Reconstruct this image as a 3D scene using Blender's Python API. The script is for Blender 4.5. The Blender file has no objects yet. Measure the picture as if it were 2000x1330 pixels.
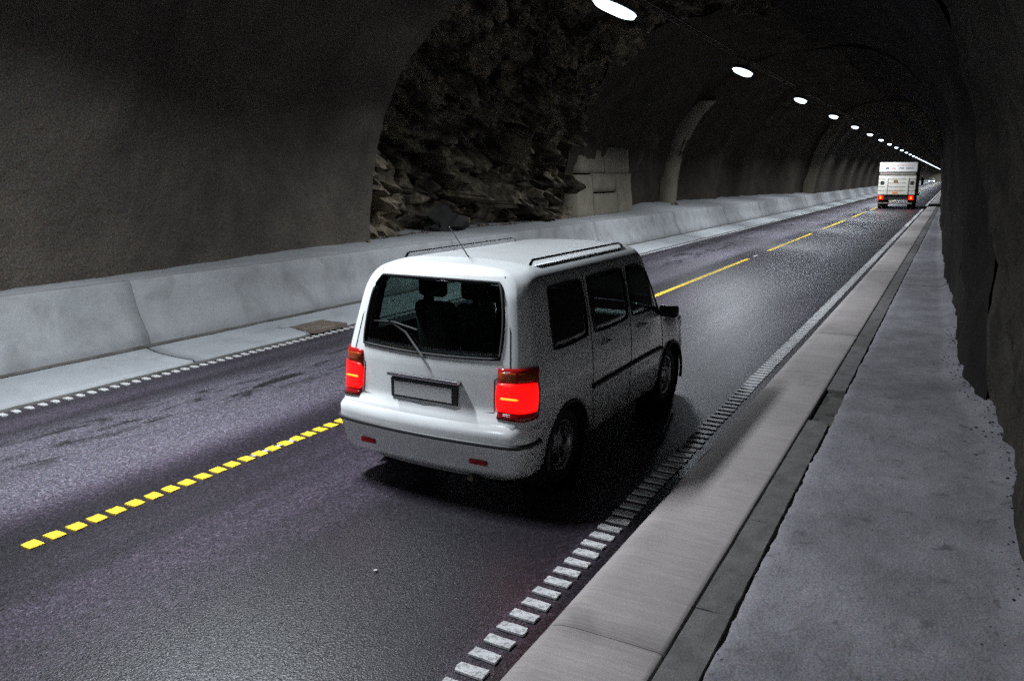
import bpy, bmesh, math, random
from mathutils import Vector, Matrix, noise
from math import sin, cos, pi, radians, sqrt, hypot

random.seed(7)
S = bpy.context.scene
COL = S.collection

# ------------------------------------------------------------------ camera
F_PX, VX, VY = 1519.0, 865.0, 320.0          # focal length in px of the 2000 px frame; vanishing point of the road from the centre
CAM_H = 2.393
N_ = sqrt(F_PX**2 + VY**2); R_ = sqrt(N_**2 + VX**2)
r_ = Vector((VX, VY, F_PX)) / R_             # road direction in (right, up, forward)
u_ = Vector((0, F_PX, -VY)) / N_
l_ = Vector((N_, -VX*VY/N_, -VX*F_PX/N_)) / R_
cam_data = bpy.data.cameras.new('camera'); cam = bpy.data.objects.new('camera', cam_data); COL.objects.link(cam)
cam_data.sensor_width = 36; cam_data.lens = F_PX/2000*36
cam_data.clip_start = 0.05; cam_data.clip_end = 1500
m = Matrix(((l_.x, l_.y, -l_.z, 0), (r_.x, r_.y, -r_.z, 0), (u_.x, u_.y, -u_.z, CAM_H), (0, 0, 0, 1)))
cam.matrix_world = m
S.camera = cam

# ------------------------------------------------------------------ world (night above the tunnel) and exposure
W = bpy.data.worlds.new('World'); S.world = W; W.use_nodes = True
wn = W.node_tree.nodes; wl = W.node_tree.links
sky = wn.new('ShaderNodeTexSky'); sky.sky_type = 'NISHITA'; sky.sun_disc = False
sky.sun_elevation = radians(-4); sky.sun_rotation = radians(200)
wl.new(sky.outputs[0], wn['Background'].inputs[0]); wn['Background'].inputs[1].default_value = 0.02
LAMP_E = 22.0        # glow of the diffuser itself
LAMP_W = 500.0       # watts of each lamp's downward light
LAMP_SPREAD = 148.0
S.view_settings.view_transform = 'Standard'; S.view_settings.look = 'None'
S.view_settings.exposure = 0.0; S.view_settings.gamma = 1.0; S.view_settings.use_curve_mapping = False
S.render.engine = 'CYCLES'
S.cycles.max_bounces = 5; S.cycles.diffuse_bounces = 1; S.cycles.glossy_bounces = 3
S.cycles.caustics_reflective = False; S.cycles.caustics_refractive = False
S.cycles.sample_clamp_indirect = 2.0
S.cycles.sample_clamp_direct = 4.0
S.cycles.use_denoising = False
S.cycles.use_light_tree = True
S.cycles.use_adaptive_sampling = False

# ------------------------------------------------------------------ materials
MATS = {}
def new_mat(name):
    mt = bpy.data.materials.new(name); mt.use_nodes = True
    MATS[name] = mt
    return mt, mt.node_tree.nodes, mt.node_tree.links, mt.node_tree.nodes['Principled BSDF']

def simple(name, col, rough=.5, metal=0., spec=.5, emit=None, es=0., coat=0.):
    mt, n, l, b = new_mat(name)
    b.inputs['Base Color'].default_value = (*col, 1); b.inputs['Roughness'].default_value = rough
    b.inputs['Metallic'].default_value = metal; b.inputs['Specular IOR Level'].default_value = spec
    b.inputs['Coat Weight'].default_value = coat
    if emit:
        b.inputs['Emission Color'].default_value = (*emit, 1); b.inputs['Emission Strength'].default_value = es
    return mt

def noise_node(n, l, scale, detail=4, rough=.55, vec=None, dist=0.):
    t = n.new('ShaderNodeTexNoise'); t.inputs['Scale'].default_value = scale
    t.inputs['Detail'].default_value = detail; t.inputs['Roughness'].default_value = rough
    t.inputs['Distortion'].default_value = dist
    if vec is not None: l.new(vec, t.inputs['Vector'])
    return t
WORLD_SPACE = {'on': False}
def mapping(n, l, scale, loc=(0,0,0)):
    mp = n.new('ShaderNodeMapping')
    if WORLD_SPACE['on']: tc = n.new('ShaderNodeNewGeometry'); l.new(tc.outputs['Position'], mp.inputs['Vector'])
    else: tc = n.new('ShaderNodeTexCoord'); l.new(tc.outputs['Object'], mp.inputs['Vector']); mp.inputs['Scale'].default_value = scale
    mp.inputs['Location'].default_value = loc
    return mp.outputs['Vector']
def ramp(n, l, src, stops):
    r = n.new('ShaderNodeValToRGB'); l.new(src, r.inputs['Fac'])
    e = r.color_ramp.elements
    while len(e) < len(stops): e.new(.5)
    for k, (p, c) in enumerate(stops):
        e[k].position = p; e[k].color = (*c, 1) if len(c) == 3 else c
    return r.outputs['Color']
def mix(n, l, a, b, fac, mode='MIX'):
    m = n.new('ShaderNodeMix'); m.data_type = 'RGBA'; m.blend_type = mode
    if isinstance(fac, (int, float)): m.inputs[0].default_value = fac
    else: l.new(fac, m.inputs[0])
    for s, v in ((m.inputs[6], a), (m.inputs[7], b)):
        if isinstance(v, tuple): s.default_value = (*v, 1)
        else: l.new(v, s)
    return m.outputs[2]
def bump(n, l, b, hs, strength=.5, dist=.01):
    """hs: list of (socket, distance)"""
    prev = None
    for h, d in hs:
        bn = n.new('ShaderNodeBump'); bn.inputs['Strength'].default_value = strength; bn.inputs['Distance'].default_value = d
        l.new(h, bn.inputs['Height'])
        if prev: l.new(prev, bn.inputs['Normal'])
        prev = bn.outputs['Normal']
    l.new(prev, b.inputs['Normal'])
def g(v): return (v, v, v)

def mottled(name, c0, c1, scale, rough=.85, fine=90, fine_amt=.35, bumps=((60, .006), (9, .02)), stretch=(1,1,1), spec=.4, stain=None, bstr=.6):
    """two-tone surface with broad mottling, fine speckle and relief"""
    mt, n, l, b = new_mat(name)
    v = mapping(n, l, stretch); tc = mapping(n, l, (1,1,1))
    a = noise_node(n, l, scale, 6, .6, v)
    col = ramp(n, l, a.outputs['Fac'], [(.3, c0), (.7, c1)])
    f = noise_node(n, l, fine, 2, .6, tc)
    col = mix(n, l, col, ramp(n, l, f.outputs['Fac'], [(.32, g(.25)), (.5, g(.5)), (.68, g(.82))]), fine_amt, 'OVERLAY')
    f2 = noise_node(n, l, fine*1.3, 1, .5, tc)
    col = mix(n, l, col, f2.outputs['Color'], fine_amt*.55, 'OVERLAY')
    if stain:
        sc, lo, hi, scol, amt = stain
        s = noise_node(n, l, sc, 5, .65, tc, .6)
        m_ = n.new('ShaderNodeMapRange'); l.new(s.outputs['Fac'], m_.inputs[0]); m_.inputs[1].default_value = lo; m_.inputs[2].default_value = hi
        m_.inputs[3].default_value = 0; m_.inputs[4].default_value = amt
        col = mix(n, l, col, scol, m_.outputs[0])
    l.new(col, b.inputs['Base Color']); b.inputs['Roughness'].default_value = rough; b.inputs['Specular IOR Level'].default_value = spec
    hs = []
    for sc, d in bumps:
        q = noise_node(n, l, sc, 4, .6, tc); hs.append((q.outputs['Fac'], d))
    bump(n, l, b, hs, bstr)
    return mt

M_SHOT = mottled('shotcrete', (.064,.055,.047), (.112,.095,.079), .55, .9, 48, .8, ((26,.03),(5,.07)), stain=(.45,.48,.72,(.032,.028,.026),.6), spec=.06)
M_SHOT_FAR = mottled('far_shotcrete', (.036,.030,.024), (.066,.055,.043), .6, .9, 60, .5, ((26,.02),(5,.06)), stain=(.6,.5,.7,(.02,.018,.016),.7), spec=.06)  # darker tone for the far wall past the bare rock
M_SHOT_DARK = mottled('dark_shotcrete', (0.015,0.013,0.013), (0.032,0.028,0.025), .8, .9, 60, .5, ((26,.02),(5,.06)), spec=.06)  # darkest shotcrete tone, mainly on the near wall
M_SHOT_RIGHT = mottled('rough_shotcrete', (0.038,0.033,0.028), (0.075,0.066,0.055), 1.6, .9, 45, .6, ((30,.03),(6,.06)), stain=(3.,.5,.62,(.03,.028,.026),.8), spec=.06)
M_ROCK = mottled('blasted_rock', (.055,.047,.037), (.33,.27,.19), 1.8, .85, 40, .7, ((22,.03),(5,.08)), stain=(.9,.46,.60,(.02,.018,.016),.92), spec=.06)
M_PANEL = mottled('old_concrete', (0.168,0.148,0.112), (0.232,0.208,0.160), 1.2, .85, 60, .4, ((40,.006),(8,.02)), stain=(1.3,.55,.75,(.14,.12,.10),.6), spec=.06)
WORLD_SPACE['on'] = True     # repeated blocks share a mesh: their wear is laid out along the tunnel, not per block
M_BARRIER = mottled('barrier_concrete', (.205,.212,.215), (.29,.295,.298), 1.4, .8, 150, .4, ((120,.003),(14,.004)), (1,.2,2.2), stain=(1.6,.48,.72,(.12,.12,.115),.6))
M_APRON = mottled('apron_concrete', (.24,.252,.262), (.34,.352,.362), .8, .8, 150, .35, ((120,.003),(10,.006)), (2.5,.3,1), stain=(1.8,.52,.8,(.15,.15,.15),.6))
M_FILL = mottled('rock_dust', (0.264,0.271,0.277), (0.330,0.337,0.343), 1.2, .95, 120, .3, ((40,.015),(8,.03)))
WORLD_SPACE['on'] = False
M_GRIME = mottled('wet_grime', (.045,.042,.036), (.12,.11,.10), 3., .8, 120, .4, ((60,.01),))
WORLD_SPACE['on'] = True
M_KERB = mottled('brushed_kerb_concrete', (.31,.28,.272), (.41,.372,.362), 1.2, .85, 200, .25, ((120,.002),), (1,1,1), stain=(1.1,.58,.8,(.15,.135,.125),.6), spec=.2)
WORLD_SPACE['on'] = False
M_WALK = mottled('sprayed_concrete_walk', (.16,.154,.166), (.29,.28,.298), 1.6, .9, 90, .5, ((60,.008),(9,.02)), stain=(9,.58,.70,(.07,.07,.07),.6), spec=.2)

# brushed relief across the kerb
def kerb_brush():
    n = M_KERB.node_tree.nodes; l = M_KERB.node_tree.links; b = n['Principled BSDF']
    v = mapping(n, l, (3, 60, 3))
    q = noise_node(n, l, 1.0, 3, .6, v, .4)
    old = b.inputs['Normal'].links[0].from_socket
    bn = n.new('ShaderNodeBump'); bn.inputs['Strength'].default_value = .8; bn.inputs['Distance'].default_value = .006
    l.new(q.outputs['Fac'], bn.inputs['Height']); l.new(old, bn.inputs['Normal']); l.new(bn.outputs['Normal'], b.inputs['Normal'])
    oc = b.inputs['Base Color'].links[0].from_socket
    c = mix(n, l, oc, ramp(n, l, q.outputs['Fac'], [(.3, g(.38)), (.7, g(.62))]), .5, 'OVERLAY')
    l.new(c, b.inputs['Base Color'])
kerb_brush()

# duct cover slabs: tone differs slab by slab
def duct_mat():
    mt, n, l, b = new_mat('duct_slab_concrete')
    oi = n.new('ShaderNodeObjectInfo'); tc = mapping(n, l, (1,1,1))
    base = ramp(n, l, oi.outputs['Random'], [(0, (.10,.096,.09)), (.3, (.125,.12,.116)), (1, (.155,.15,.148))])
    a = noise_node(n, l, 7, 5, .6, tc)
    c = mix(n, l, base, ramp(n, l, a.outputs['Fac'], [(.35, g(.3)), (.65, g(.65))]), .6, 'OVERLAY')
    f = noise_node(n, l, 90, 2, .6, tc)
    c = mix(n, l, c, ramp(n, l, f.outputs['Fac'], [(.3, g(.2)), (.7, g(.8))]), .45, 'OVERLAY')
    l.new(c, b.inputs['Base Color']); b.inputs['Roughness'].default_value = .9
    bump(n, l, b, [(f.outputs['Fac'], .006), (a.outputs['Fac'], .02)], .6)
    return mt
M_DUCT = duct_mat()
M_SLAB_DARK = mottled('dark_slab_concrete', (.030,.028,.024), (.065,.06,.052), 5, .9, 90, .5, ((70,.006),(14,.015)))

def asphalt():
    mt, n, l, b = new_mat('asphalt')
    tc = mapping(n, l, (1,1,1))
    # lengthwise bands of wear
    band = noise_node(n, l, 1.0, 4, .55, mapping(n, l, (1.0, .05, 1), (3.3, 0, 0)), .3)
    col = ramp(n, l, band.outputs['Fac'], [(.40, (.009,.0078,.0100)), (.5, (.020,.0168,.0210)), (.61, (.050,.043,.052))])
    # scuffed, fretted patches in the far lane
    fr = noise_node(n, l, 1.0, 7, .72, mapping(n, l, (3.2, .9, 1), (0, 1.7, 0)), .8)
    sep = n.new('ShaderNodeSeparateXYZ'); l.new(tc, sep.inputs[0])
    def window(src, a, b_, c, d):
        m1 = n.new('ShaderNodeMapRange'); m1.interpolation_type = 'SMOOTHSTEP'; l.new(src, m1.inputs[0]); m1.inputs[1].default_value = a; m1.inputs[2].default_value = b_
        m2 = n.new('ShaderNodeMapRange'); m2.interpolation_type = 'SMOOTHSTEP'; l.new(src, m2.inputs[0]); m2.inputs[1].default_value = c; m2.inputs[2].default_value = d
        m2.inputs[3].default_value = 1; m2.inputs[4].default_value = 0
        mm = n.new('ShaderNodeMath'); mm.operation = 'MULTIPLY'; l.new(m1.outputs[0], mm.inputs[0]); l.new(m2.outputs[0], mm.inputs[1])
        return mm.outputs[0]
    lane = window(sep.outputs['X'], -7.75, -7.2, -6.0, -5.5)
    pale = mix(n, l, col, (.15,.15,.158), n_mul(n, l, lane, .62))
    th = n.new('ShaderNodeMapRange'); l.new(fr.outputs['Fac'], th.inputs[0]); th.inputs[1].default_value = .50; th.inputs[2].default_value = .60
    lane2 = window(sep.outputs['X'], -7.6, -7.25, -6.7, -6.35)
    mm = n.new('ShaderNodeMath'); mm.operation = 'MULTIPLY'; l.new(th.outputs[0], mm.inputs[0]); l.new(lane2, mm.inputs[1])
    col = mix(n, l, pale, (.012,.011,.011), mm.outputs[0])
    # tyre-polished and oily strips in the near lane
    seam = window(sep.outputs['X'], -5.75, -5.3, -5.2, -4.7)
    col = mix(n, l, col, (.010,.009,.011), n_mul(n, l, seam, .8))
    gutter = window(sep.outputs['X'], -1.80, -1.72, 5, 6)
    col = mix(n, l, col, (.012,.011,.012), n_mul(n, l, gutter, .8))
    # aggregate
    vo = n.new('ShaderNodeTexVoronoi'); vo.inputs['Scale'].default_value = 72; l.new(tc, vo.inputs['Vector'])
    agg = ramp(n, l, vo.outputs['Color'], [(0, (.25,.22,.30)), (.5, (.8,.74,.84)), (.8, (1.4,1.25,1.45)), (.95, (2.2,2.0,2.3)), (1, (3.2,3.0,3.3))])
    col = mix(n, l, col, agg, 1.0, 'MULTIPLY')
    f = noise_node(n, l, 170, 2, .6, tc)
    col = mix(n, l, col, ramp(n, l, f.outputs['Fac'], [(.32, g(.1)), (.68, g(.9))]), .8, 'OVERLAY')
    f3 = noise_node(n, l, 110, 1, .5, tc)
    col = mix(n, l, col, f3.outputs['Color'], .6, 'OVERLAY')
    # faint transverse scuffs further along
    ts = noise_node(n, l, 1.0, 3, .6, mapping(n, l, (.35, 2.2, 1)), .2)
    far = window(sep.outputs['Y'], 26, 30, 44, 50)
    th2 = n.new('ShaderNodeMapRange'); l.new(ts.outputs['Fac'], th2.inputs[0]); th2.inputs[1].default_value = .6; th2.inputs[2].default_value = .68
    m3 = n.new('ShaderNodeMath'); m3.operation = 'MULTIPLY'; l.new(far, m3.inputs[0]); l.new(th2.outputs[0], m3.inputs[1])
    col = mix(n, l, col, (.16,.16,.165), n_mul(n, l, m3.outputs[0], .6))
    l.new(col, b.inputs['Base Color'])
    rr = n.new('ShaderNodeMapRange'); l.new(band.outputs['Fac'], rr.inputs[0]); rr.inputs[1].default_value = .3; rr.inputs[2].default_value = .7
    rr.inputs[3].default_value = .48; rr.inputs[4].default_value = .33
    l.new(rr.outputs[0], b.inputs['Roughness']); sp = n.new('ShaderNodeMapRange'); l.new(f.outputs['Fac'], sp.inputs[0]); sp.inputs[1].default_value = .38; sp.inputs[2].default_value = .62
    sp.inputs[3].default_value = .12; sp.inputs[4].default_value = .95
    l.new(sp.outputs[0], b.inputs['Specular IOR Level'])
    bump(n, l, b, [(vo.outputs['Distance'], .003), (f.outputs['Fac'], .0015)], .45)
    return mt
def n_mul(n, l, s, k):
    mm = n.new('ShaderNodeMath'); mm.operation = 'MULTIPLY'; l.new(s, mm.inputs[0]); mm.inputs[1].default_value = k
    return mm.outputs[0]
M_ASPH = asphalt()

M_WHITE = mottled('white_marking', (.56,.56,.56), (.68,.68,.68), 6, .6, 160, .3, ((120,.003),), stain=(38,.50,.62,(.16,.155,.15),.75))
M_YELLOW = mottled('yellow_marking', (.66,.44,.02), (.80,.57,.03), 8, .6, 160, .3, ((120,.003),), stain=(38,.54,.66,(.22,.14,.02),.6))
M_OLD = mottled('worn_marking', (.25,.25,.25), (.45,.45,.45), 12, .7, 120, .5, ((120,.002),))
M_IRON = mottled('rusty_cast_iron', (.10,.08,.06), (.22,.18,.14), 6, .6, 120, .4, ((80,.004),))
M_BOULDER = mottled('dark_boulder_rock', (.012,.0115,.011), (.03,.028,.025), 3, .9, 50, .6, ((20,.02),(7,.04)))
M_STEEL = simple('dull_steel', (.12,.095,.075), .6, .5)
M_HOUSE = simple('lamp_housing', (.25,.26,.27), .5, .3)
M_LAMP = simple('lamp_glow', (.9,.9,.9), .4, 0, .5, (.72,.86,1.0), LAMP_E)
M_RUBBER = simple('black_rubber', (.015,.015,.016), .75)
M_TRIM = simple('dark_plastic', (.03,.03,.032), .5)
def glass(name, tint, rough=.03):
    mt = bpy.data.materials.new(name); mt.use_nodes = True; n = mt.node_tree.nodes; l = mt.node_tree.links; n.clear()
    out = n.new('ShaderNodeOutputMaterial'); tr = n.new('ShaderNodeBsdfTransparent'); gl = n.new('ShaderNodeBsdfGlossy'); fz = n.new('ShaderNodeFresnel'); mx = n.new('ShaderNodeMixShader')
    tr.inputs[0].default_value = (*tint, 1); gl.inputs[0].default_value = (1,1,1,1); gl.inputs['Roughness'].default_value = rough; fz.inputs[0].default_value = 1.52
    l.new(fz.outputs[0], mx.inputs[0]); l.new(tr.outputs[0], mx.inputs[1]); l.new(gl.outputs[0], mx.inputs[2]); l.new(mx.outputs[0], out.inputs[0])
    return mt
M_GLASS = glass('tinted_glass', (.34,.42,.40))
M_LORRY_GLASS = simple('lorry_glass', (.01,.012,.014), .08, 0, .7)
M_PAINT = mottled('white_car_paint', (.74,.76,.755), (.78,.80,.79), 2, .3, 200, .04, ((300,.0004),), spec=.6, bstr=.1, stain=(3.,.5,.8,(.55,.54,.52),.5))
M_PAINT.node_tree.nodes['Principled BSDF'].inputs['Coat Weight'].default_value = .6
M_PAINT.node_tree.nodes['Principled BSDF'].inputs['Coat Roughness'].default_value = .08
def lined(mt):
    n = mt.node_tree.nodes; l = mt.node_tree.links; b = n['Principled BSDF']; out = [q for q in n if q.type == 'OUTPUT_MATERIAL'][0]
    ge = n.new('ShaderNodeNewGeometry'); d = n.new('ShaderNodeBsdfDiffuse'); d.inputs[0].default_value = (.05,.05,.052,1); mx = n.new('ShaderNodeMixShader')
    l.new(ge.outputs['Backfacing'], mx.inputs[0]); l.new(b.outputs[0], mx.inputs[1]); l.new(d.outputs[0], mx.inputs[2]); l.new(mx.outputs[0], out.inputs[0])
lined(M_PAINT)
M_SEAT = mottled('seat_cloth', (.03,.032,.04), (.06,.062,.07), 8, .9, 200, .4, ((150,.002),))
M_RIM = simple('alloy_rim', (.42,.42,.43), .35, .8)
M_TAIL_ON = simple('tail_light_glow', (.25,.004,.004), .3, 0, .5, (1.0,.002,.002), 2.6)
M_TAIL_CORE = simple('tail_bulb_glow', (.8,.2,.02), .3, 0, .5, (1.0,.16,.01), 3.5)
M_TAIL_ON.cycles.emission_sampling = 'NONE'; M_TAIL_CORE.cycles.emission_sampling = 'NONE'
M_TAIL_OFF = simple('red_lens', (.35,.01,.012), .15, 0, .6)
M_AMBER = simple('amber_lens', (.30,.05,.008), .15)
M_CLEAR = simple('clear_lens', (.55,.55,.55), .1)
M_PLATE = simple('plate_white', (.7,.7,.68), .4)
M_CHROME = simple('chrome_trim', (.7,.7,.72), .15, 1.)
M_HEAD = simple('headlight_glow', (1,1,1), .3, 0, .5, (.85,.93,1.), 60.); M_HEAD.cycles.emission_sampling = 'NONE'
M_INT = simple('cabin_dark', (.02,.02,.02), .9)

# ------------------------------------------------------------------ helpers
def mesh_obj(name, verts, faces, mats, parent=None, smooth=False, mi=None, loc=None):
    me = bpy.data.meshes.new(name); me.from_pydata(verts, [], faces); me.update()
    for m_ in (mats if isinstance(mats, (list, tuple)) else [mats]): me.materials.append(m_)
    if smooth: me.polygons.foreach_set('use_smooth', [True]*len(me.polygons))
    if mi: me.polygons.foreach_set('material_index', mi)
    o = bpy.data.objects.new(name, me); COL.objects.link(o)
    if parent: o.parent = parent
    if loc: o.location = loc
    return o
def tag(o, label=None, cat=None, group=None, kind=None):
    if label: o['label'] = label
    if cat: o['category'] = cat
    if group: o['group'] = group
    if kind: o['kind'] = kind
    return o
def empty(name, loc=(0,0,0), rz=0., label=None, cat=None, group=None):
    o = bpy.data.objects.new(name, None); COL.objects.link(o); o.location = loc; o.rotation_euler = (0,0,rz)
    o.empty_display_size = .2
    return tag(o, label, cat, group)
def copy_tree(o, parent=None):
    c = o.copy(); COL.objects.link(c); c.parent = parent
    for ch in list(o.children): copy_tree(ch, c)
    return c

class MB:
    def __init__(s): s.v = []; s.f = []
    def add(s, v, f):
        k = len(s.v); s.v += [tuple(p) for p in v]; s.f += [tuple(i+k for i in q) for q in f]; return s
    def box(s, x0, x1, y0, y1, z0, z1, ch=0.):
        if ch <= 0:
            v = [(x,y,z) for z in (z0,z1) for y in (y0,y1) for x in (x0,x1)]
            return s.add(v, [(0,2,3,1),(4,5,7,6),(0,1,5,4),(2,6,7,3),(0,4,6,2),(1,3,7,5)])
        bm = bmesh.new(); bmesh.ops.create_cube(bm, size=1)
        for p in bm.verts: p.co = Vector(((x0+x1)/2+p.co.x*(x1-x0), (y0+y1)/2+p.co.y*(y1-y0), (z0+z1)/2+p.co.z*(z1-z0)))
        bmesh.ops.bevel(bm, geom=bm.edges[:], offset=ch, segments=2, affect='EDGES', profile=.5)
        bm.verts.index_update()
        s.add([p.co[:] for p in bm.verts], [[q.index for q in f.verts] for f in bm.faces]); bm.free(); return s
    def tube(s, pts, r, seg=8, closed=False, cap=True):
        pts = [Vector(p) for p in pts]; n = len(pts); v = []; f = []
        for i, p in enumerate(pts):
            a = pts[i-1] if (i or closed) else p; b = pts[(i+1) % n] if (i < n-1 or closed) else p
            t = (b-a).normalized(); up = Vector((0,0,1)) if abs(t.z) < .9 else Vector((1,0,0))
            e1 = t.cross(up).normalized(); e2 = t.cross(e1)
            rr = r[i] if isinstance(r, (list, tuple)) else r
            for k in range(seg):
                q = 2*pi*k/seg; v.append(p+e1*cos(q)*rr+e2*sin(q)*rr)
        m_ = n if closed else n-1
        for i in range(m_):
            for k in range(seg):
                a = i*seg+k; b = i*seg+(k+1) % seg; c = ((i+1) % n)*seg+(k+1) % seg; d = ((i+1) % n)*seg+k
                f.append((a,b,c,d))
        if cap and not closed: f += [tuple(range(seg)), tuple(range((n-1)*seg, n*seg))[::-1]]
        return s.add(v, f)
    def lathe_x(s, prof, c, seg=32):
        """profile (x offset, radius) revolved about the x axis through c"""
        n = len(prof); v = []; f = []
        for i in range(seg):
            a = 2*pi*i/seg
            for (x, r) in prof: v.append((c[0]+x, c[1]+cos(a)*r, c[2]+sin(a)*r))
        for i in range(seg):
            j = (i+1) % seg
            for k in range(n-1): f.append((i*n+k, i*n+k+1, j*n+k+1, j*n+k))
        return s.add(v, f)
    def build(s, name, mat, parent=None, smooth=False, loc=None):
        return mesh_obj(name, s.v, s.f, mat, parent, smooth, None, loc)

def lerp_table(tab, x):
    if x <= tab[0][0]: return tab[0][1]
    for (a, va), (b, vb) in zip(tab, tab[1:]):
        if x <= b:
            if b == a: return vb
            return va + (vb-va)*(x-a)/(b-a)
    return tab[-1][1]
def fr(p, H=.7, lac=2.1, octv=5): return noise.fractal(Vector(p), H, lac, octv)

# ------------------------------------------------------------------ the road
Y0, Y1 = -34., 420.
def grid(name, xs, ys, zf, mat, parent=None, xf=None, smooth=True, kind='structure'):
    v = []
    for y in ys:
        for x in xs:
            X = xf(x, y) if xf else x
            v.append((X, y, zf(X, y)))
    n = len(xs); f = [(j*n+i, j*n+i+1, (j+1)*n+i+1, (j+1)*n+i) for j in range(len(ys)-1) for i in range(n-1)]
    o = mesh_obj(name, v, f, mat, parent, smooth)
    if kind and not parent: o['kind'] = kind
    return o
def frange(a, b, d):
    k = max(1, round((b-a)/d)); return [a+(b-a)*i/k for i in range(k+1)]
base = MB().box(-16, 6, Y0-2, Y1+4, -.6, -.30); o = base.build('ground', M_GRIME); o['kind'] = 'structure'
road_ys = frange(Y0, 60, 1.) + frange(62, Y1, 6.)
grid('road', frange(-8.62, -1.50, .4), road_ys, lambda x, y: -.012*((x+5.1)/3.3)**2*.6 + .004*fr((x*.8, y*.25, 0)), M_ASPH)

# markings ----------------------------------------------------------
def bar_mesh(name, w, l, mat, seed):
    rnd = random.Random(seed); h = .007
    pts = []
    for (a, b) in ((-1,-1),(0,-1),(1,-1),(1,0),(1,1),(0,1),(-1,1),(-1,0)):
        cx = .96 if (a and b) else 1.
        pts.append((a*w/2*cx+rnd.uniform(-.006,.006), b*l/2*cx+rnd.uniform(-.005,.005)))
    v = [(x, y, -.004) for x, y in pts] + [(x*.98, y*.95, h) for x, y in pts]
    f = [tuple(range(8, 16))] + [(i, (i+1) % 8, 8+(i+1) % 8, 8+i) for i in range(8)]
    me = bpy.data.meshes.new(name); me.from_pydata(v, [], f); me.materials.append(mat); me.update()
    return me
def profiled_line(name, x, y_start, pitch, count, w, l, mat, seed):
    par = empty(name, (x, y_start, 0)); par['kind'] = 'structure'
    ms = [bar_mesh('marking_bar', w, l, mat, seed+k) for k in range(5)]
    rnd = random.Random(seed)
    for k in range(count):
        o = bpy.data.objects.new('marking_bar', ms[rnd.randrange(5)]); COL.objects.link(o); o.parent = par
        o.location = (rnd.uniform(-.004,.004), k*pitch, 0); o.rotation_euler = (0,0,rnd.uniform(-.04,.04)+(pi if rnd.random() < .5 else 0))
    return par
def strip(x0, x1, y0, y1, z=.004, step=1.5, wob=.004, seed=0):
    mb = MB(); ys = frange(y0, y1, step); v = []; rnd = random.Random(seed)
    for y in ys: v += [(x0+rnd.uniform(-wob,wob), y, z), (x1+rnd.uniform(-wob,wob), y, z)]
    mb.add(v, [(2*i, 2*i+1, 2*i+3, 2*i+2) for i in range(len(ys)-1)]); return mb
XR, XL, XY = -1.849, -8.30, -5.113
p = profiled_line('near_edge_line', XR, 2.2, .14, 290, .165, .076, M_WHITE, 11)
strip(XR-.08, XR+.08, 2.2+.14*290, 400, .006, 3., .003, 3).build('painted_strip', M_WHITE, p).location = (-XR, -2.2, 0)
p = profiled_line('far_edge_line', XL, 4.0, .139, 290, .115, .064, M_WHITE, 23)
strip(XL-.05, XL+.05, 4.0+.139*290, 400, .006, 3., .003, 4).build('painted_strip', M_WHITE, p).location = (-XL, -4.0, 0)
s_y0 = 6.05 + .5572*XY - .2411*CAM_H             # the nearest yellow dash starts here
yk = 0
for k in range(30):
    ya = s_y0 + 12*k
    if k < 3:
        profiled_line('centre_line_dash', XY, ya,   .1525, 59, .125, .104, M_YELLOW, 40+k)
    else:
        o = strip(XY-.055, XY+.055, ya, ya+9, .006, 3., .002, 60+k).build('centre_line_dash', M_YELLOW); o['kind'] = 'structure'
rnd = random.Random(5)
for (ya, L) in ((s_y0+1.9, .5), (s_y0+3.6, .7), (s_y0+6.1, .35), (s_y0+11.2, .45), (s_y0+21.7, .6)):
    o = strip(XY-.03, XY+.02, ya, ya+L, .003, .1, .012, int(ya*10)).build('worn_old_line', M_OLD); o['kind'] = 'structure'

# ------------------------------------------------------------------ near side: kerb, duct slabs, walkway
KZ = .20
# kerb stones
kerb = empty('kerb', (0,0,0)); kerb['kind'] = 'structure'
def kerb_mesh(L, seed):
    rnd = random.Random(seed)
    prof = [(-1.66,-.05),(-1.64,.04),(-1.60,.12),(-1.545,.178),(-1.50,.195),(-1.44,.200),(-1.2,.203),(-1.0,.203),(-.975,.200),(-.968,.190),(-.966,-.05)]
    ys = frange(.002, L-.002, .25); v = []
    for y in ys:
        for i, (x, z) in enumerate(prof):
            w = .006*fr((x*3, y*1.3+seed*9, z*3)) if 0 < i < len(prof)-1 else 0
            e = .002 if (y < .02 or y > L-.02) else 0
            v.append((x+w*.7, y, z+w*.5-e))
    n = len(prof); f = [(j*n+i, j*n+i+1, (j+1)*n+i+1, (j+1)*n+i) for j in range(len(ys)-1) for i in range(n-1)]
    f += [tuple(range(n))[::-1], tuple(range((len(ys)-1)*n, len(ys)*n))]
    me = bpy.data.meshes.new('kerb_stone'); me.from_pydata(v, [], f); me.materials.append(M_KERB); me.update()
    me.polygons.foreach_set('use_smooth', [True]*(len(f)-2)+[False]*2)
    return me
KL = 8.5
kms = [kerb_mesh(KL, s) for s in range(3)]
k = 0; y = 3.2-KL*4
while y < Y1-KL:
    o = bpy.data.objects.new('kerb_stone', kms[k % 3]); COL.objects.link(o); o.parent = kerb; o.location = (0, y, 0)
    y += KL; k += 1
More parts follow.
